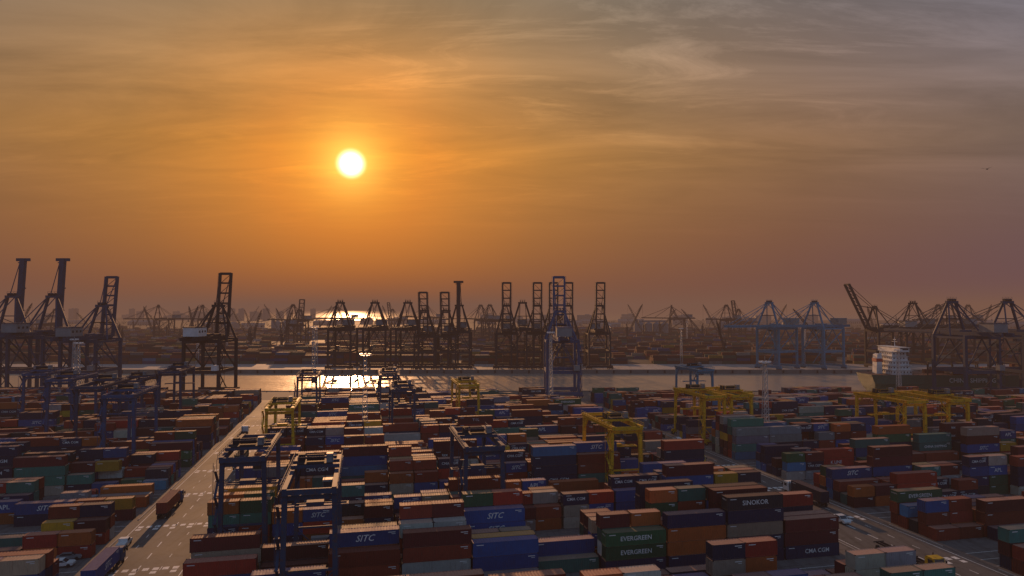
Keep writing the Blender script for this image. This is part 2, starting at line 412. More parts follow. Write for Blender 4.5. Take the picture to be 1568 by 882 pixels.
SL=12.62;RW=2.72
for k,v0 in enumerate(VK):
    for (ua,ub) in((-340,-53),(-31,99),(121,460)):
        ns=int((ub-ua)/SL)
        off=ub-ns*SL if ua<-100 else ua
        H={};is40={}
        for r in range(6):
            for s in range(ns):
                u=off+(s+0.5)*SL;v=v0+3+r*RW
                bay=noise.noise(Vector((s*0.45+ua,k*3.1,0.3)))*2.0
                h=level(u,v,k)+bay+noise.noise(Vector((s*0.9,r*0.8+k*9,4.2+ua)))*2.2+(R()-0.5)*3.0
                Yw=yard(u,v).y
                h=max(0,min(5 if Yw<240 else 4 if Yw<310 else 3,int(round(h))))
                if Yw>YEND: h=0
                H[r,s]=h; is40[r,s]=None
        for s in range(ns):
            f=R()<0.45
            for r in range(6): is40[r,s]=f if R()<0.85 else not f
        for (r,s),h in H.items():
            u=off+(s+0.5)*SL;v=v0+3+r*RW+RW/2;p=yard(u,v)
            if p.y<62 or abs(p.x)>0.80*p.y+38: continue
            nb=[H.get((r+1,s),0),H.get((r-1,s),0),H.get((r,s+1),0),H.get((r,s-1),0)]
            last=None
            for t in range(h):
                if t<h-1 and t<min(nb): continue
                if last is None or R()<0.7: last=random.choices(TYPES,TW)[0]
                z=0.02+t*(CH+0.012)
                if is40[r,s]: put_container((p.x,p.y,z),True,YAW,last)
                else:
                    for q in(-1,1):
                        if t==h-1 and R()<0.25: continue
                        pp=yard(u+q*3.08,v);put_container((pp.x,pp.y,z),False,YAW,last if R()<0.3 else None)
print('containers',ncont)

# ------------------------------------------------------------------ far terminal container rows (one object per block)
def far_block(x0,x1,y0,rows,mh,seed):
    rr=random.Random(seed);V=[];F=[];C=[]
    n=int((x1-x0)/12.8)
    for s in range(n):
        bay=noise.noise(Vector((s*0.35+seed,seed*1.7,0)))*2.5
        for r in range(rows):
            h=int(round(max(0,min(5,mh+bay+rr.uniform(-1.1,1.1)))))
            for t in range(h):
                if 0<r<rows-1 and t<h-2: continue
                cx_=x0+(s+.5)*12.8;cy=y0+r*2.7;z=0.02+t*2.6;o=len(V)
                for e in(0,1):
                    for bb in(-1,1):
                        for aa in(-1,1): V.append((cx_+aa*6.1,cy+bb*1.2,z+e*2.56))
                F.extend([tuple(i+o for i in f) for f in((4,5,7,6),(0,1,5,4),(2,6,7,3),(0,4,6,2),(1,3,7,5),(0,2,3,1))])
                col=rr.choices(TYPES,TW)[0][0];kk=rr.uniform(0.4,0.9);C.extend([(col[0]*kk,col[1]*kk,col[2]*kk,1)]*24)
    if not V:return
    me=bpy.data.meshes.new('container_stack');me.from_pydata(V,[],F);me.materials.append(M_farc)
    ca=me.color_attributes.new('Col','FLOAT_COLOR','CORNER')
    flat=[x for c_ in C for x in c_];ca.data.foreach_set('color',flat);me.update()
    obj('container_stack',me)
sd=1
y=FY+64
while y<1600:
    hw=0.85*y+60
    x=-hw
    while x<hw:
        ln=random.uniform(110,190)
        if R()<0.86: far_block(x,min(x+ln,hw),y,6 if y<900 else 4,random.uniform(1.4,3.2),sd)
        x+=ln+14;sd+=1
    y+=32 if y<900 else 60

# ------------------------------------------------------------------ ship-to-shore gantry cranes
def sts(hinge=31,boom='up',mono=False,Lb=36,apex=50,gap=18,mats=None,bang=82,back=16,Gg=22):
    b=MB();g=gap/2
    for yy in(0,-Gg):
        b.beam((-g-2,yy,2.2),(g+2,yy,2.2),1.3,1.6)
        for xx in(-g,g):
            b.box((xx,yy,1.05),(5,0.9,0.7))
            for q in(-1.8,-0.6,0.6,1.8): b.cyl((xx+q,yy-.3,0.4),(xx+q,yy+.3,0.4),0.4,8,1)
            b.beam((xx,yy,2.8),(xx,yy,hinge),1.35,1.5)
        b.beam((-g,yy,13),(g,yy,13),1.2,1.7)
        b.beam((-g-0.5,yy,hinge-0.2),(g+0.5,yy,hinge-0.2),1.4,1.9)
        b.beam((-g,yy,13),(0,yy,hinge-1),0.5);b.beam((g,yy,13),(0,yy,hinge-1),0.5)
    for xx in(-g,g):
        b.beam((xx,0.5,13.2),(xx,-Gg-0.5,13.2),1.2,1.6)
        b.beam((xx,0,hinge-0.6),(xx,-Gg,hinge-0.6),0.8,1.1)
        b.beam((xx,-0.4,14),(xx,-Gg+0.4,hinge-1.5),0.55)
        b.beam((xx,-Gg+.4,13),(xx,-Gg/2,3),0.4) if xx>0 else None
    xs=(0,) if mono else (-3,3)
    gw=2.4 if mono else 1.0
    for xx in xs: b.beam((xx,2.5,hinge+1.4),(xx,-Gg-back,hinge+1.4),gw,1.9)
    for i in range(int((Gg+back)/6)): b.beam((-3.2,-i*6-3,hinge+1),(3.2,-i*6-3,hinge+1),0.4)
    for xx in(-4.2,4.2):
        b.beam((xx,2,hinge+0.6),(xx,-Gg-back,hinge+0.6),0.7,0.12)
        b.beam((xx,2,hinge+1.7),(xx,-Gg-back,hinge+1.7),0.08)
        for i in range(14): b.beam((xx,-i*2.7,hinge+0.6),(xx,-i*2.7,hinge+1.7),0.08)
    for sx_ in(-1,1):
        b.beam((sx_*g,0,hinge),(sx_*2.2,-2,apex),1.0,1.1)
        b.beam((sx_*g,-Gg*0.55,hinge),(sx_*2.2,-2.5,apex),0.7)
        b.beam((sx_*2.2,-2.5,apex),(sx_*3.4,-Gg-back*0.4,hinge+2),0.35)
        b.beam((sx_*(g+2.2)/2,-1,(hinge+apex)/2),(-sx_*(g+2.2)/2,-1,(hinge+apex)/2),0.5)
    b.beam((-3.4,-2.2,apex),(3.4,-2.2,apex),1.5,1.3)
    b.box((0,-2.2,apex+1.4),(3.6,2.6,0.3));
    for xx in(-1.7,0,1.7): b.cyl((xx-.25,-2.2,apex+1.0),(xx+.25,-2.2,apex+1.0),1.0,10,1)
    for xx in(-1.8,1.8):
        for yy in(-3.4,-1): b.beam((xx,yy,apex+1.5),(xx,yy,apex+2.7),0.1)
        b.beam((xx,-3.4,apex+2.7),(xx,-1,apex+2.7),0.08)
    b.beam((-1.8,-1,apex+2.7),(1.8,-1,apex+2.7),0.08)
    a=math.radians(bang if boom=='up' else 0.5)
    dy,dz=math.cos(a),math.sin(a)
    def bp(x,t,n=0): return (x,3+dy*t-dz*n,hinge+1.4+dz*t+dy*n)
    if mono:
        b.beam(bp(0,0),bp(0,Lb),2.6,2.4)
        b.beam(bp(-3.6,Lb-0.7),bp(3.6,Lb-0.7),1.4,1.6);b.beam(bp(-2.3,Lb*0.94,0.6),bp(2.3,Lb*0.94,0.6),0.5,0.5)
        for t in(0.3,0.6): b.beam(bp(-1.6,Lb*t,-1.3),bp(1.6,Lb*t,-1.3),0.6)
        for sx_ in(-1,1): b.beam(bp(sx_*1.7,1,0.5),bp(sx_*1.7,Lb,0.5),0.12)
    else:
        for xx in(-3,3): b.beam(bp(xx,0),bp(xx,Lb),1.15,1.6)
        for t in(0.02,0.2,0.36,0.52,0.68,0.84,0.99): b.beam(bp(-3,Lb*t),bp(3,Lb*t),0.7,0.9 if t<.9 else 1.4)
        for i in range(6):
            t=0.02+0.16*i; b.beam(bp(-3,Lb*t,0.3),bp(3,Lb*(t+0.16),0.3),0.25)
        for sx_ in(-1,1):
            b.beam(bp(sx_*4,1,0.3),bp(sx_*4,Lb,0.3),0.1);
            for i in range(14): b.beam(bp(sx_*3.4,Lb*i/13,0.3),bp(sx_*4,Lb*i/13,0.3),0.1)
    for sx_ in(-1,1):
        for t in(0.5,0.93):
            b.beam((sx_*1.8,-1.5,apex),bp(sx_*(1.2 if mono else 2.9),Lb*t,0.9),0.32)
    b.box((0,-Gg-back*0.45,hinge+4.8),(7.5,9.5,4.4),2);b.box((0,-Gg-back*0.45,hinge+7.15),(8,10,0.3),0)
    for q in(-3,0,3): b.box((3.79,-Gg-back*0.45+q,hinge+5),(0.06,1.3,1.1),3)
    b.box((g-1,-Gg-1.8,15.3),(3,2.6,2.7),2)
    b.box((1.5,-6,hinge-1.9),(2.2,2.4,2.3),2);b.box((1.5,-4.76,hinge-1.9),(1.9,0.08,1.3),3)
    b.box((0,-9,hinge+2.7),(7,5,0.9),0)
    for xx in(-1.5,1.5):
        b.beam((xx,-9,hinge+2),(xx,-9,hinge-9),0.1)
    b.box((0,-9,hinge-9.4),(8,1.6,0.7),0)
    z=2.8;sgn=1
    while z<hinge-3:
        b.beam((g+1.2,-Gg+0.8+(1.8*sgn),z),(g+1.2,-Gg+0.8-(1.8*sgn),z+3),0.5,0.12);z+=3;sgn=-sgn
        b.box((g+1.2,-Gg+0.8+1.8*sgn,z),(1.1,1,0.1))
    b.beam((g+1.8,-Gg+2.8,2.8),(g+1.8,-Gg+2.8,hinge),0.12);b.beam((g+1.8,-Gg-1.2,2.8),(g+1.8,-Gg-1.2,hinge),0.12)
    return b.mesh('ship_to_shore_crane',mats or [M_navy,M_dark,M_grey,M_glass])
MN=[M_navy,M_dark,M_grey,M_glass];MBl=[M_blue,M_dark,M_grey,M_glass];MC=[M_cyan,M_dark,M_grey,M_glass];MD=[M_dark,M_dark,M_grey,M_glass]
s_mono=sts(31,'up',True,41,52,18,MN,86)
s_lad=sts(29,'up',False,33,47,18,MN,84)
s_lad2=sts(29,'up',False,35,47,18,[M_dark,M_dark,M_white,M_glass],84)
s_blue=sts(29,'up',False,33,44,16,MBl,84)
f_lad=sts(27,'up',False,37,48,16,MD,84);f_lad2=sts(25,'up',False,32,44,15,MD,80)
f_mono=sts(28,'up',True,37,48,16,MD,86)
f_dn=sts(30,'down',False,42,50,17,MD);c_dn=sts(31,'down',False,42,50,19,MC)
n_dn=sts(31,'down',False,46,49,19,MN);n_dia=sts(29,'up',False,38,46,17,MD,64)
CY=QY-5
for px,me in((-271,s_mono),(-249,s_mono),(-222,s_lad),(-159,s_lad2),(26,s_blue)):
    obj('ship_to_shore_crane',me,(px*K,CY,0.006),0,scale=K)
for px,me in((238,n_dn),(268,n_dn),(300,n_dn),(-300,n_dn)):
    obj('ship_to_shore_crane',me,(px*K,CY+(R()-.5),0.006),0.12 if px>0 else 0,scale=K)
for X,me in((-130,f_dn),(-104,f_dn),(-79,f_dn),(-66,f_lad2),(-50,f_lad2),(-40,f_mono),(-4,f_lad),(8,f_dn),(19,f_lad),(31,f_lad),(42,f_lad),(66,f_lad)):
    obj('ship_to_shore_crane',me,(X*K,FY+5+R()*2,0.006),math.pi,scale=K)
for X,Y,me,rz in((194,FY+10,c_dn,math.pi-1.0),(230,FY+14,c_dn,math.pi-1.1),(278,FY+20,n_dia,math.pi-1.5),(330,FY+60,f_dn,2.2),(365,FY+70,f_dn,2.0)):
    obj('ship_to_shore_crane',me,(X*K,Y,0.006),rz,scale=K)
for X,Y,me,rz in ((-290,900,f_dn,1.0),(-270,870,f_lad2,0),(-262,1010,f_dn,2.0),(-600,900,f_lad2,0),(-520,1000,f_dn,2.5),(-455,1000,f_dn,2.5),(-30,900,f_dn,0.4),(-45,960,f_dn,0.5),(-10,940,f_dn,0.2),(300,960,f_dn,2.3),(330,1000,f_lad2,2),(250,1080,f_dn,1.2),(560,900,f_dn,2.0),(640,960,f_dn,2.1),(-150,1200,f_dn,1.0),(-220,1250,f_lad2,1.0)):
    obj('ship_to_shore_crane',me,(X*K,Y*K,0.006),rz,scale=K)

# ------------------------------------------------------------------ mobile harbour cranes (diagonal lattice jibs)
def mhc(ja,Lj,tower=22):
    b=MB()
    b.box((0,0,1.8),(14,7,1.6));
    for x in(-6,6):
        for y_ in(-1,1): b.beam((x,y_*3,1.6),(x,y_*7,1.0),0.9);b.box((x,y_*7,0.3),(2,2,0.6))
    for i in range(6):
        for y_ in(-3,3): b.cyl((-5.5+i*2.2,y_-.4,0.8),(-5.5+i*2.2,y_+.4,0.8),0.8,8,1)
    b.cyl((0,0,2.6),(0,0,4),2.6,14);b.box((-3,0,5.8),(11,5,3.6),2)
    b.beam((0,0,4),(0,0,tower),2.2);b.box((1.6,1.8,tower*0.75),(2,2,2.4),2);b.beam((-1,0,tower),(-6,0,tower*0.55),0.5);b.beam((-6,0,tower*0.55),(-7,0,7),0.5)
    b.beam((0,0,tower),(-1.2,0,tower+4),1.0)
    a=math.radians(ja);d=Vector((math.cos(a),0,math.sin(a)));n=Vector((-math.sin(a),0,math.cos(a)));p0=Vector((1.2,0,tower*0.55))
    for yy in(-1,1):
        for nn_ in(-.9,.9):
            b.beam(p0+Vector((0,yy,0)),p0+d*Lj*0.15+n*nn_+Vector((0,yy,0)),0.4);b.beam(p0+d*Lj*0.15+n*nn_+Vector((0,yy,0)),p0+d*Lj*0.9+n*nn_*0.7+Vector((0,yy*.7,0)),0.4);b.beam(p0+d*Lj*0.9+n*nn_*0.7+Vector((0,yy*.7,0)),p0+d*Lj,0.35)
        for i in range(10):
            t=0.15+0.075*i; b.beam(p0+d*Lj*t-n*.9+Vector((0,yy,0)),p0+d*Lj*(t+0.075)+n*.9+Vector((0,yy,0)),0.25)
    b.beam((-1.2,0,tower+4),p0+d*Lj*0.93,0.25);b.beam(p0+d*Lj,p0+d*Lj-Vector((0,0,Lj*0.5)),0.15)
    tip=p0+d*Lj-Vector((0,0,Lj*0.5));b.box(tip,(1,1,1.6))
    return b.mesh('harbour_crane',[M_dark,M_tyre,M_grey])
mh=[mhc(62,46),mhc(50,44),mhc(70,40)]
rr=random.Random(5)
for px,y_ in ((183,900),(237,930),(283,760),(300,900),(430,1000),(205,1300),(960,900),(985,1000),(1010,1100),(1075,950),(1100,1000),(1180,980),(905,1300),(1262,640),(330,1100),(490,1300),(600,1250),(1340,900),(1500,1000),(20,800),(380,1500),(850,1400),(1050,1300)):
    obj('harbour_crane',rr.choice(mh),((px-784)/1045*y_*K,y_*K,0.006),rr.choice([0,0.3,math.pi,math.pi+0.4,2.6,0.8]),scale=K)
for i in range(22):
    y_=rr.uniform(680,1500);obj('harbour_crane',rr.choice(mh),(rr.uniform(-0.75,0.75)*y_,y_,0.006),rr.uniform(0,6.28),scale=0.75)
for i in range(14):
    y_=rr.uniform(760,1200);obj('harbour_crane',rr.choice(mh),(rr.uniform(-0.74,-0.32)*y_,y_,0.006),rr.choice([0.2,2.9,3.4,-0.3]),scale=1.0)

# ------------------------------------------------------------------ rubber-tyred gantry cranes
def rtg(Hh,mats,tr=0.5):
    b=MB();w=4.3;S=23.5
    for yy in(0,S):
        b.beam((-w-1.6,yy,1.75),(w+1.6,yy,1.75),0.8,0.9)
        for xx in(-w,w):
            b.beam((xx,yy,2.1),(xx*0.93,yy,Hh-1.2),0.85,0.95)
            for q in(-1.0,1.0):
                b.cyl((xx+q,yy-.28,0.75),(xx+q,yy+.28,0.75),0.75,12,1);b.cyl((xx+q,yy-.3,0.75),(xx+q,yy+.3,0.75),0.3,8,0)
            b.box((xx,yy,1.2),(2.4,0.7,0.5))
        b.beam((-w,yy,Hh-1.8),(w,yy,Hh-1.8),0.55,0.8);b.beam((-w,yy,6.5),(w,yy,6.5),0.3,0.4)
        b.beam((-w,yy,6.5),(0,yy,2.2),0.22);b.beam((w,yy,6.5),(0,yy,2.2),0.22)
    for xx in(-w*0.93,w*0.93):
        b.beam((xx,-1.4,Hh-0.6),(xx,S+1.4,Hh-0.6),0.8,1.2)
        for zz_ in(0.75,1.25): b.beam((xx*1.15,-1.4,Hh+zz_-.5),(xx*1.15,S+1.4,Hh+zz_-.5),0.07)
        for i in range(14): b.beam((xx*1.15,-1.4+i*2.02,Hh-0.4),(xx*1.15,-1.4+i*2.02,Hh+0.75),0.07)
        b.beam((xx*1.12,-1.4,Hh-0.3),(xx*1.12,S+1.4,Hh-0.3),0.5,0.08)
        b.beam((xx,0.3,Hh-4.5),(xx,3.4,Hh-1.2),0.3);b.beam((xx,S-0.3,Hh-4.5),(xx,S-3.4,Hh-1.2),0.3)
        for i in range(9): b.beam((xx*0.8,2+i*2.2,Hh-1.5),(xx*0.8,3.1+i*2.2,Hh-3.0),0.07,m=1);b.beam((xx*0.8,3.1+i*2.2,Hh-3.0),(xx*0.8,4.2+i*2.2,Hh-1.5),0.07,m=1)
    for yy in(-1.2,S+1.2): b.beam((-w,yy,Hh-0.6),(w,yy,Hh-0.6),0.5,0.9)
    ty=3+tr*(S-7)
    for q in(-2,2): b.beam((-w,ty+q,Hh+0.5),(w,ty+q,Hh+0.5),0.45,0.6)
    b.box((0,ty,Hh+0.9),(6.4,4.2,0.18),1);b.cyl((-1.6,ty,Hh+1.7),(1.6,ty,Hh+1.7),0.6,10,1);b.box((-2.6,ty+1,Hh+1.6),(1.3,1.4,1.3),1);b.box((2.6,ty-0.8,Hh+1.8),(1.2,1.6,1.6),2)
    for xx in(-3.1,3.1):
        for q in(-2,0,2): b.beam((xx,ty+q,Hh+1),(xx,ty+q,Hh+2.2),0.07)
        b.beam((xx,ty-2,Hh+2.2),(xx,ty+2,Hh+2.2),0.07)
    b.beam((-3.1,ty-2,Hh+2.2),(3.1,ty-2,Hh+2.2),0.07)
    for xx in(-1.8,1.8):
        for q in(-.8,.8): b.beam((xx,ty+q,Hh),(xx*0.9,ty+q,Hh-6.5),0.06,m=1)
    b.box((0,ty,Hh-6.7),(3.2,1.8,0.6));b.beam((-5.9,ty-.9,Hh-7.1),(5.9,ty-.9,Hh-7.1),0.25);b.beam((-5.9,ty+.9,Hh-7.1),(5.9,ty+.9,Hh-7.1),0.25);
    for xx in(-5.9,5.9): b.beam((xx,ty-1.1,Hh-7.15),(xx,ty+1.1,Hh-7.15),0.35)
    b.box((2.4,ty-3.0,Hh-2.7),(1.8,1.9,2.1),2);b.box((2.4,ty-3.97,Hh-2.7),(1.6,0.06,1.4),3);b.box((1.48,ty-3.0,Hh-2.5),(0.06,1.6,1.2),3)
    b.box((0,-1.0,3.0),(4.6,1.5,2.0),2);b.box((0.4,S+1.0,3.1),(3.6,1.5,2.3),2)
    z=2.2;sg=1
    while z<Hh-3:
        b.beam((-w-0.75,-1.4*sg,z),(-w-0.75,1.4*sg,z+2.6),0.5,0.1);b.beam((-w-1.0,-1.4*sg,z+1),(-w-1.0,1.4*sg,z+3.6),0.06);z+=2.6;b.box((-w-0.75,1.4*sg,z),(0.9,0.7,0.08));sg=-sg
    for q in(-1.7,1.7): b.beam((-w-1.05,q,2.2),(-w-1.05,q,Hh-1),0.09)
    for i in range(24): b.beam((w+.5,-.25,2+i*(Hh-4)/24),(w+.5,.25,2+i*(Hh-4)/24),0.05)
    for q in(-.25,.25): b.beam((w+.5,q,2),(w+.5,q,Hh-1.5),0.06)
    return b.mesh('rubber_tyred_gantry_crane',mats)
RN=[rtg(20.5,MN,0.2),rtg(20.5,MN,0.7)];RBm=[rtg(20.5,MN,0.4),rtg(24,MBl,0.3),rtg(24,MN,0.8)]
R_b=rtg(20,MC,0.5)
MY=[M_yel,M_tyre,M_grey,M_glass];RY=[rtg(18.5,MY,0.3),rtg(18.5,MY,0.7)]
for u,v,me in ((-23.5,148,RN[0]),(-8.5,120,RN[1]),(26,148,RBm[0]),(70,176,RY[0]),(127,232,RY[1]),(138,232,RY[0]),(44,288,RY[0]),(-26,232,RY[0]),
   (188,204,RY[1]),(206,204,RY[0]),(168,316,R_b),(-73,232,RBm[1]),(-91,260,RBm[2]),(-111,288,RBm[1]),(-80,316,RBm[2]),(-131,316,RBm[1]),(-24,316,RBm[0]),(12,316,RBm[0]),(15,260,RN[0]),(-155,288,RBm[0]),(-166,260,RY[0]),(-95,316,RBm[0])):
    p=yard(u,v-0.3,0.01);obj('rubber_tyred_gantry_crane',me,p,YAW)

# ------------------------------------------------------------------ lattice floodlight masts
def mast(Hm):
    b=MB();w0,w1=1.1,0.45;n=int(Hm/1.8)
    def w(z): return w0+(w1-w0)*z/Hm
    for sx_ in(-1,1):
        for sy in(-1,1): b.beam((sx_*w0,sy*w0,0.3),(sx_*w1,sy*w1,Hm),0.16)
    cs=((-1,-1),(1,-1),(1,1),(-1,1))
    for i in range(n):
        z0=0.3+i*(Hm-.3)/n;z1=0.3+(i+1)*(Hm-.3)/n
        for j in range(4):
            a=cs[j];c_=cs[(j+1)%4]
            b.beam((a[0]*w(z0),a[1]*w(z0),z0),(c_[0]*w(z1),c_[1]*w(z1),z1),0.09);b.beam((a[0]*w(z1),a[1]*w(z1),z1),(c_[0]*w(z1),c_[1]*w(z1),z1),0.09)
    b.box((0,0,0.2),(3.2,3.2,0.4),1)
    b.box((0,0,Hm),(3.4,3.4,0.12))
    for j in range(8):
        t=j*math.pi/4;p=Vector((math.cos(t)*1.8,math.sin(t)*1.8,Hm+0.5));b.box(p,(0.7,0.7,0.45),2,t);b.beam((p.x,p.y,Hm),(p.x,p.y,Hm+.5),0.08)
    b.beam((0,0,Hm),(0,0,Hm+2.4),0.08)
    return b.mesh('floodlight_mast',[M_galv,M_kerb,M_lamp])
for X,Y,Hm in((-47.8,223,30),(18,318,34),(80.4,217.7,28),(-98,338,36),(197,349,24),(-215,336,30),(-190,300,30)):
    obj('floodlight_mast',mast(Hm*K),(X*K,Y*K,0.006),0.2)
mf=mast(32)
for X,Y in((-160,560),(-60,566),(40,563),(140,566),(240,563),(-260,566),(100,700),(-100,720),(-300,720),(300,700),(0,860),(220,860)):
    obj('floodlight_mast',mf,(X*K,Y*K,0.006),0.1)

# ------------------------------------------------------------------ container ship
def build_ship():
    root=bpy.data.objects.new('container_ship',None);COL.objects.link(root)
    b=MB();Ls=190;hb=13.5
    secs=[(0,0.72,0.35),(3,0.85,0.5),(12,1,0.85),(30,1,1),(140,1,1),(160,0.9,0.8),(175,0.6,0.4),(186,0.2,0.1),(190,0.03,0.03)]
    def zt(x): return 9.5+(3.0 if x>165 else 0)+(1.0*max(0,(x-140)/50))
    rings=[]
    for x,wt,wb in secs:
        pts=[]
        for zz_,f in((-4,wb*0.75),(-1.5,wb),(0.5,(wb+wt)/2),(4,wt),(zt(x),wt)):
            pts.append((x+(4-zz_)*(0.35 if x==0 else 0)-(0 if x<175 else (4-zz_)*0.5),-hb*f,zz_))
        pts+= [(p[0],-p[1],p[2]) for p in reversed(pts)]
        rings.append(pts)
    n=10
    for i in range(len(rings)-1):
        for j in range(n-1):
            m=1 if j in(0,8) else 0
            if j==4: m=2
            b.add([rings[i][j],rings[i+1][j],rings[i+1][j+1],rings[i][j+1]],[(0,1,2,3)],m)
    b.add(rings[0],[tuple(range(n-1,-1,-1))],0)
    tv,tf=text_mesh('CHINA SHIPPING',3.8,0,0.03);b.add([(v.x+58,-hb-0.05,v.y+6.2) for v in tv],tf,3)
    obj('hull',b.mesh('hull',[simple('hull_paint',(0.010,0.07,0.05),0.5,rust=0.3),M_red,simple('deck_paint',(0.12,0.05,0.04),0.7),M_white]),parent=root)
    b=MB()
    for i in range(5):
        wd=23-i*1.6;ln=12-i*0.8
        b.box((16,0,9.6+1.4+i*2.8),(ln,wd,2.78),0)
        b.box((16,0,9.6+2.79+i*2.8),(ln+1.4,wd+1.2,0.14),0)
        for k in range(int(wd/2)):
            yy=-wd/2+1.2+k*2
            for s in(-1,1): b.box((16+s*(ln/2+.02),yy,9.6+1.6+i*2.8),(0.06,0.8,0.8),1)
        for k in range(int(ln/2)):
            for s in(-1,1): b.box((16-ln/2+1.2+k*2,s*(wd/2+.02),9.6+1.6+i*2.8),(0.8,0.06,0.8),1)
    zb=9.6+14
    b.box((17,0,zb+1.4),(6,25,2.6),0);b.box((20.05,0,zb+1.8),(0.1,23.6,1.1),1);b.box((17,-12.53,zb+1.8),(5,0.08,1.1),1);b.box((17,0,zb+2.85),(7,26,0.2),0)
    b.cyl((18,0,zb+3),(18,0,zb+9),0.3,8,0,0.12);b.beam((18,-3,zb+6),(18,3,zb+6),0.2);b.box((18,0,zb+7.3),(0.3,3.4,0.3),0)
    obj('superstructure',b.mesh('superstructure',[M_white,M_glass]),parent=root)
    b=MB();b.prism([(4.8,9.5),(8.6,9.5),(8.2,22.5),(5.4,21.5)],-2.6,2.6,0);b.cyl((7.4,-1,21.5),(7.0,-1,24),0.5,8,1);b.cyl((7.4,1,21.5),(7.0,1,24),0.5,8,1);b.box((6.8,0,18),(4.0,5.4,2),2)
    obj('funnel',b.mesh('funnel',[M_white,M_dark,M_red]),parent=root)
    b=MB()
    for s in(-1,1):
        for k in range(60): b.beam((1+k*3,s*13.2,9.5),(1+k*3,s*13.2,10.6),0.08)
        b.beam((1,s*13.2,10.6),(178,s*13.2,10.6),0.08)
    for k in range(9):
        x=32+k*15.5
        for s in range(-1,2,2): b.beam((x-1,s*12.4,9.5),(x-1,s*12.4,16),0.6)
        b.beam((x-1,-12.4,16),(x-1,12.4,16),0.6)
    obj('deck_fittings',b.mesh('deck_fittings',[M_dark]),parent=root)
    rr=random.Random(8)
    for k in range(9):
        x=38+k*15.5-0.7
        for r in range(9):
            for t in range(rr.randint(0,1)+(1 if k>3 else 0)):
                ty=rr.choices(TYPES,TW)[0]
                obj('deck_container',m40,(x,-10.4+r*2.6,10.2+t*2.6),0,parent=root,color=vary(ty[0]))
    root.location=(203*K,QY+17,0)
build_ship()

# ------------------------------------------------------------------ road vehicles
def wheels(b,xs,w,r):
    for x in xs:
        for s in(-1,1): b.cyl((x,s*(w-.18),r),(x,s*(w+.12),r),r,12,1);b.cyl((x,s*(w+.1),r),(x,s*(w+.14),r),r*.5,8,3)
def truck(cab,loaded):
    b=MB()
    b.prism([(6.2,0.9),(8.6,0.9),(8.65,1.9),(8.3,3.2),(6.6,3.3),(6.2,3.0)],-1.2,1.2,0)
    b.prism([(8.64,2.0),(8.68,2.0),(8.36,3.05),(8.32,3.05)],-1.05,1.05,2)
    for s in(-1,1): b.box((7.5,s*1.21,2.45),(1.1,0.04,0.75),2);b.box((8.5,s*1.45,2.4),(0.15,0.3,0.6),3)
    b.box((8.68,0,1.1),(0.12,2.3,0.45),3)
    for s in(-.8,.8): b.box((8.75,s,1.15),(0.06,0.35,0.2),4)
    b.box((4.5,0,0.95),(4.6,0.9,0.25),3);b.cyl((6.0,0.9,1.2),(6.0,0.9,3.5),0.1,6,3)
    b.box((5,1,.9),(1.2,.5,.55),3);b.box((5,-1,.9),(1.2,.5,.55),3)
    for s in(-.5,.5): b.beam((-7.2,s,1.25),(5.2,s,1.25),0.2,0.35,3)
    for x in(-7.1,-4,-1,2,5.1): b.beam((x,-1.2,1.35),(x,1.2,1.35),0.2,0.2,3)
    wheels(b,(7.5,3.9,2.7,-3.6,-4.9,-6.2),1.05,0.5)
    return b.mesh('container_truck',[cab,M_tyre,M_glass,M_dark,M_lamp])
tk=[truck(M_white,1),truck(M_yel,1),truck(M_red,1),truck(M_blue,1)]
def add_truck(u,v,rz,load):
    p=yard(u,v,0.014);o=obj('container_truck',random.choice(tk),p,rz)
    if load:
        t=random.choices(TYPES,TW)[0]
        obj('load',T40.get(t[2],m40) if t[2] else m40,(-1.1,0,1.47),0,parent=o,color=vary(t[0]))
HP=math.pi/2
for u,v,r,l in((-47,142,HP,1),(-38,116,-HP,1),(-46.5,185,HP,1),(-38,235,-HP,1),(-46,285,HP,0),(106,118,-HP,0),(114,160,HP,1),(106,210,-HP,1),(114,255,HP,0),(106,300,-HP,1),
   (-70,139.5,0,0),(-64,116,0.3,0),(-85,113.2,0,1),(-61,197.6,math.pi,1),(20,141.2,0,1),(-100,169.2,0,1),(60,113.2,0,1),(150,141.2,0,1),(135,197.2,math.pi,0),(138,113.2,0,1),(70,225.2,0,1),(200,197.2,0,1),(-68,127,0.2,1),(-72,106,math.pi,0)):
    add_truck(u,v,YAW+r,l)
def car(paint,pick):
    b=MB()
    if pick: prof=[(-2.6,0.45),(2.5,0.45),(2.6,0.8),(2.4,1.05),(1.3,1.15),(0.7,1.75),(-0.7,1.78),(-0.8,1.15),(-2.6,1.12)]
    else: prof=[(-2.2,0.35),(2.2,0.35),(2.25,0.7),(2.0,0.92),(1.1,1.0),(0.4,1.45),(-1.2,1.47),(-1.9,1.0),(-2.2,0.95)]
    b.prism(prof,-0.88,0.88,0)
    if pick:
        b.prism([(1.2,1.2),(0.72,1.68),(-0.62,1.7),(-0.66,1.2)],-0.9,0.9,2);b.prism([(1.34,1.17),(1.3,1.15),(0.72,1.72),(0.76,1.74)],-0.78,0.78,2)
    else:
        b.prism([(0.95,1.04),(0.38,1.39),(-1.15,1.41),(-1.7,1.04)],-0.9,0.9,2);b.prism([(1.12,1.02),(1.08,1.0),(0.42,1.44),(0.46,1.46)],-0.75,0.75,2)
    wheels(b,(1.5,-1.45),0.8,0.36)
    for s in(-.6,.6): b.box((2.24 if not pick else 2.56,s,0.75),(0.06,0.3,0.14),4)
    return b.mesh('car',[paint,M_tyre,M_glass,M_dark,M_lamp])
cm=car(M_white,False);cd=car(M_grey,False);pk=car(M_white,True)
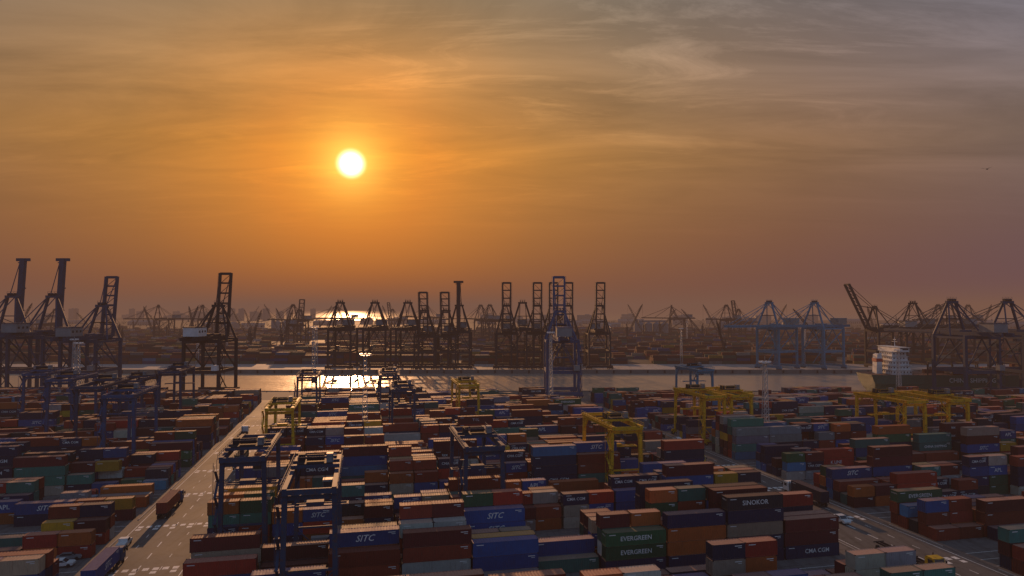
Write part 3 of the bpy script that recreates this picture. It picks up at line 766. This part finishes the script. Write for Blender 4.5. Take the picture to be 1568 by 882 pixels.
for u,v,r,me,nm in((114,225,HP,cm,'parked_car'),(104,233,HP,cd,'parked_car'),(117.2,242,HP,cm,'parked_car'),(-35,200,HP,cm,'parked_car'),(-49,160,HP,pk,'pickup_truck'),(110,142,-HP,pk,'pickup_truck'),(-35.5,260,HP,cd,'parked_car'),(-57,150,0,cm,'parked_car'),(-57,154,0,cd,'parked_car'),(109,185,HP,cm,'parked_car')):
    obj(nm,me,yard(u,v,0.014),YAW+r)

# ------------------------------------------------------------------ buildings
def warehouse(Lw,Wd,Hw,mats):
    b=MB()
    b.box((0,0,Hw/2),(Lw,Wd,Hw),0)
    r=Wd*0.16
    vs=[(-Lw/2-.6,-Wd/2-.8,Hw-.1),(Lw/2+.6,-Wd/2-.8,Hw-.1),(Lw/2+.6,0,Hw+r),(-Lw/2-.6,0,Hw+r),(-Lw/2-.6,Wd/2+.8,Hw-.1),(Lw/2+.6,Wd/2+.8,Hw-.1)]
    b.add(vs,[(0,1,2,3),(3,2,5,4)],1)
    b.add([(-Lw/2+.003,-Wd/2,Hw),(-Lw/2+.003,Wd/2,Hw),(-Lw/2+.003,0,Hw+r-.15),(Lw/2-.003,-Wd/2,Hw),(Lw/2-.003,Wd/2,Hw),(Lw/2-.003,0,Hw+r-.15)],[(0,2,1),(3,4,5)],0)
    b.beam((-Lw/2,0,Hw+r+.3),(Lw/2,0,Hw+r+.3),1.4,0.5,1)
    n=int(Lw/9)
    for i in range(n):
        x=-Lw/2+(i+.5)*Lw/n
        b.box((x,-Wd/2-.03,2.2),(4.2,0.1,4.4),2);b.box((x,-Wd/2-.03,Hw-1.1),(3,0.1,0.8),3)
        b.add([(x-.5,-Wd/2*.8,Hw+r*.2+.08),(x+.5,-Wd/2*.8,Hw+r*.2+.08),(x+.5,-Wd*.08,Hw+r*.84+.08),(x-.5,-Wd*.08,Hw+r*.84+.08)],[(0,1,2,3)],3)
    return b.mesh('warehouse',mats)
wm=[M_wall,M_roof,M_blue,M_glass]
w1=warehouse(60,26,8,wm);w2=warehouse(90,36,10,[M_grey,M_roof,M_dark,M_glass])
rr=random.Random(3)
for i in range(34):
    Y=rr.uniform(1640,2500);X=rr.uniform(-0.8,0.8)*Y
    obj('warehouse',rr.choice([w1,w2]),(X,Y,0.006),rr.choice([0,0.3,-0.2]))
def tower_block(w,d,fl,mats):
    b=MB();Hb=fl*3.3
    b.box((0,0,Hb/2),(w,d,Hb),0);b.box((0,0,Hb+.5),(w+.5,d+.5,1.0),0);b.box((w*.2,0,Hb+2.4),(w*.3,d*.4,3),0)
    n=int(w/3.2)
    for f in range(fl):
        for i in range(n):
            x=-w/2+(i+.5)*w/n
            for s in(-1,1): b.box((x,s*(d/2+.02),f*3.3+1.9),(w/n*.6,0.1,1.5),1)
        for i in range(int(d/3.2)):
            y_=-d/2+(i+.5)*d/int(d/3.2)
            for s in(-1,1): b.box((s*(w/2+.02),y_,f*3.3+1.9),(0.1,1.8,1.5),1)
    return b.mesh('office_building',mats)
tb=[tower_block(34,18,12,[M_wall,M_glass]),tower_block(22,20,16,[M_grey,M_glass]),tower_block(50,16,9,[M_wall,M_glass]),tower_block(18,18,20,[M_wall,M_glass]),tower_block(40,20,6,[M_wall,M_glass])]
for i in range(52):
    if i<34: X=rr.uniform(-2350,-1050);Y=rr.uniform(2900,3900)
    elif i<42: X=rr.uniform(450,1100);Y=rr.uniform(2200,2900)
    else: X=rr.uniform(-600,300);Y=rr.uniform(2200,2700)
    me=rr.choice(tb) if i<34 else tb[4 if i%2 else 2]
    obj('office_building',me,(X,Y,0.006),rr.uniform(-.4,.4))
def silo():
    b=MB()
    for i in range(4): b.cyl((i*15,0,0),(i*15,0,24),7,20,0);b.cyl((i*15,0,24),(i*15,0,27),7,20,1,1.5)
    b.box((22,0,28.6),(52,4,3),1);b.box((-9,0,16),(6,8,32),1)
    return b.mesh('storage_silos',[M_grey,M_roof])
sm=silo()
for X,Y in((235,1250),(420,1350),(-480,1400)): obj('storage_silos',sm,(X,Y,0.006),0.1)
b=MB();rr=random.Random(9)
for i in range(420):
    Y=rr.uniform(1660,2600);X=rr.uniform(-0.82,0.82)*Y;hh=rr.uniform(6,13)
    b.cyl((X,Y,0),(X,Y,hh*.5),0.4,4,1,0.2)
    for j in range(34):
        c_=Vector((X+rr.gauss(0,hh*.28),Y+rr.gauss(0,hh*.28),hh*.62+rr.gauss(0,hh*.18)));q=rr.uniform(.8,1.9)
        p=[c_+Vector((rr.uniform(-q,q),rr.uniform(-q,q),rr.uniform(-q,q))) for _ in range(3)]
        b.add(p,[(0,1,2)],0)
obj('distant_trees',b.mesh('distant_trees',[M_foli,M_bark]))
b=MB();b.beam((-.3,0,0),(.35,0,0.02),0.16);b.add([(.15,0,.05),(-.15,0,.05),(-.25,1.1,.35),(.0,1.0,.38)],[(0,1,2,3)]);b.add([(.15,0,.05),(-.15,0,.05),(-.25,-1.1,.35),(.0,-1.0,.38)],[(0,1,2,3)]);b.add([(-.3,0,0),(-.6,.15,0),(-.6,-.15,0)],[(0,1,2)])
obj('bird',b.mesh('bird',[M_dark]),(105,150,81),0.6)

# ------------------------------------------------------------------ camera
cam=bpy.data.cameras.new('camera');cam.lens=24;cam.sensor_width=36;cam.clip_start=0.5;cam.clip_end=40000
co=bpy.data.objects.new('camera',cam);COL.objects.link(co);co.location=(0,0,50);co.rotation_euler=(math.radians(91.8),0,0)
sc.camera=co
print('objects',len(bpy.data.objects))
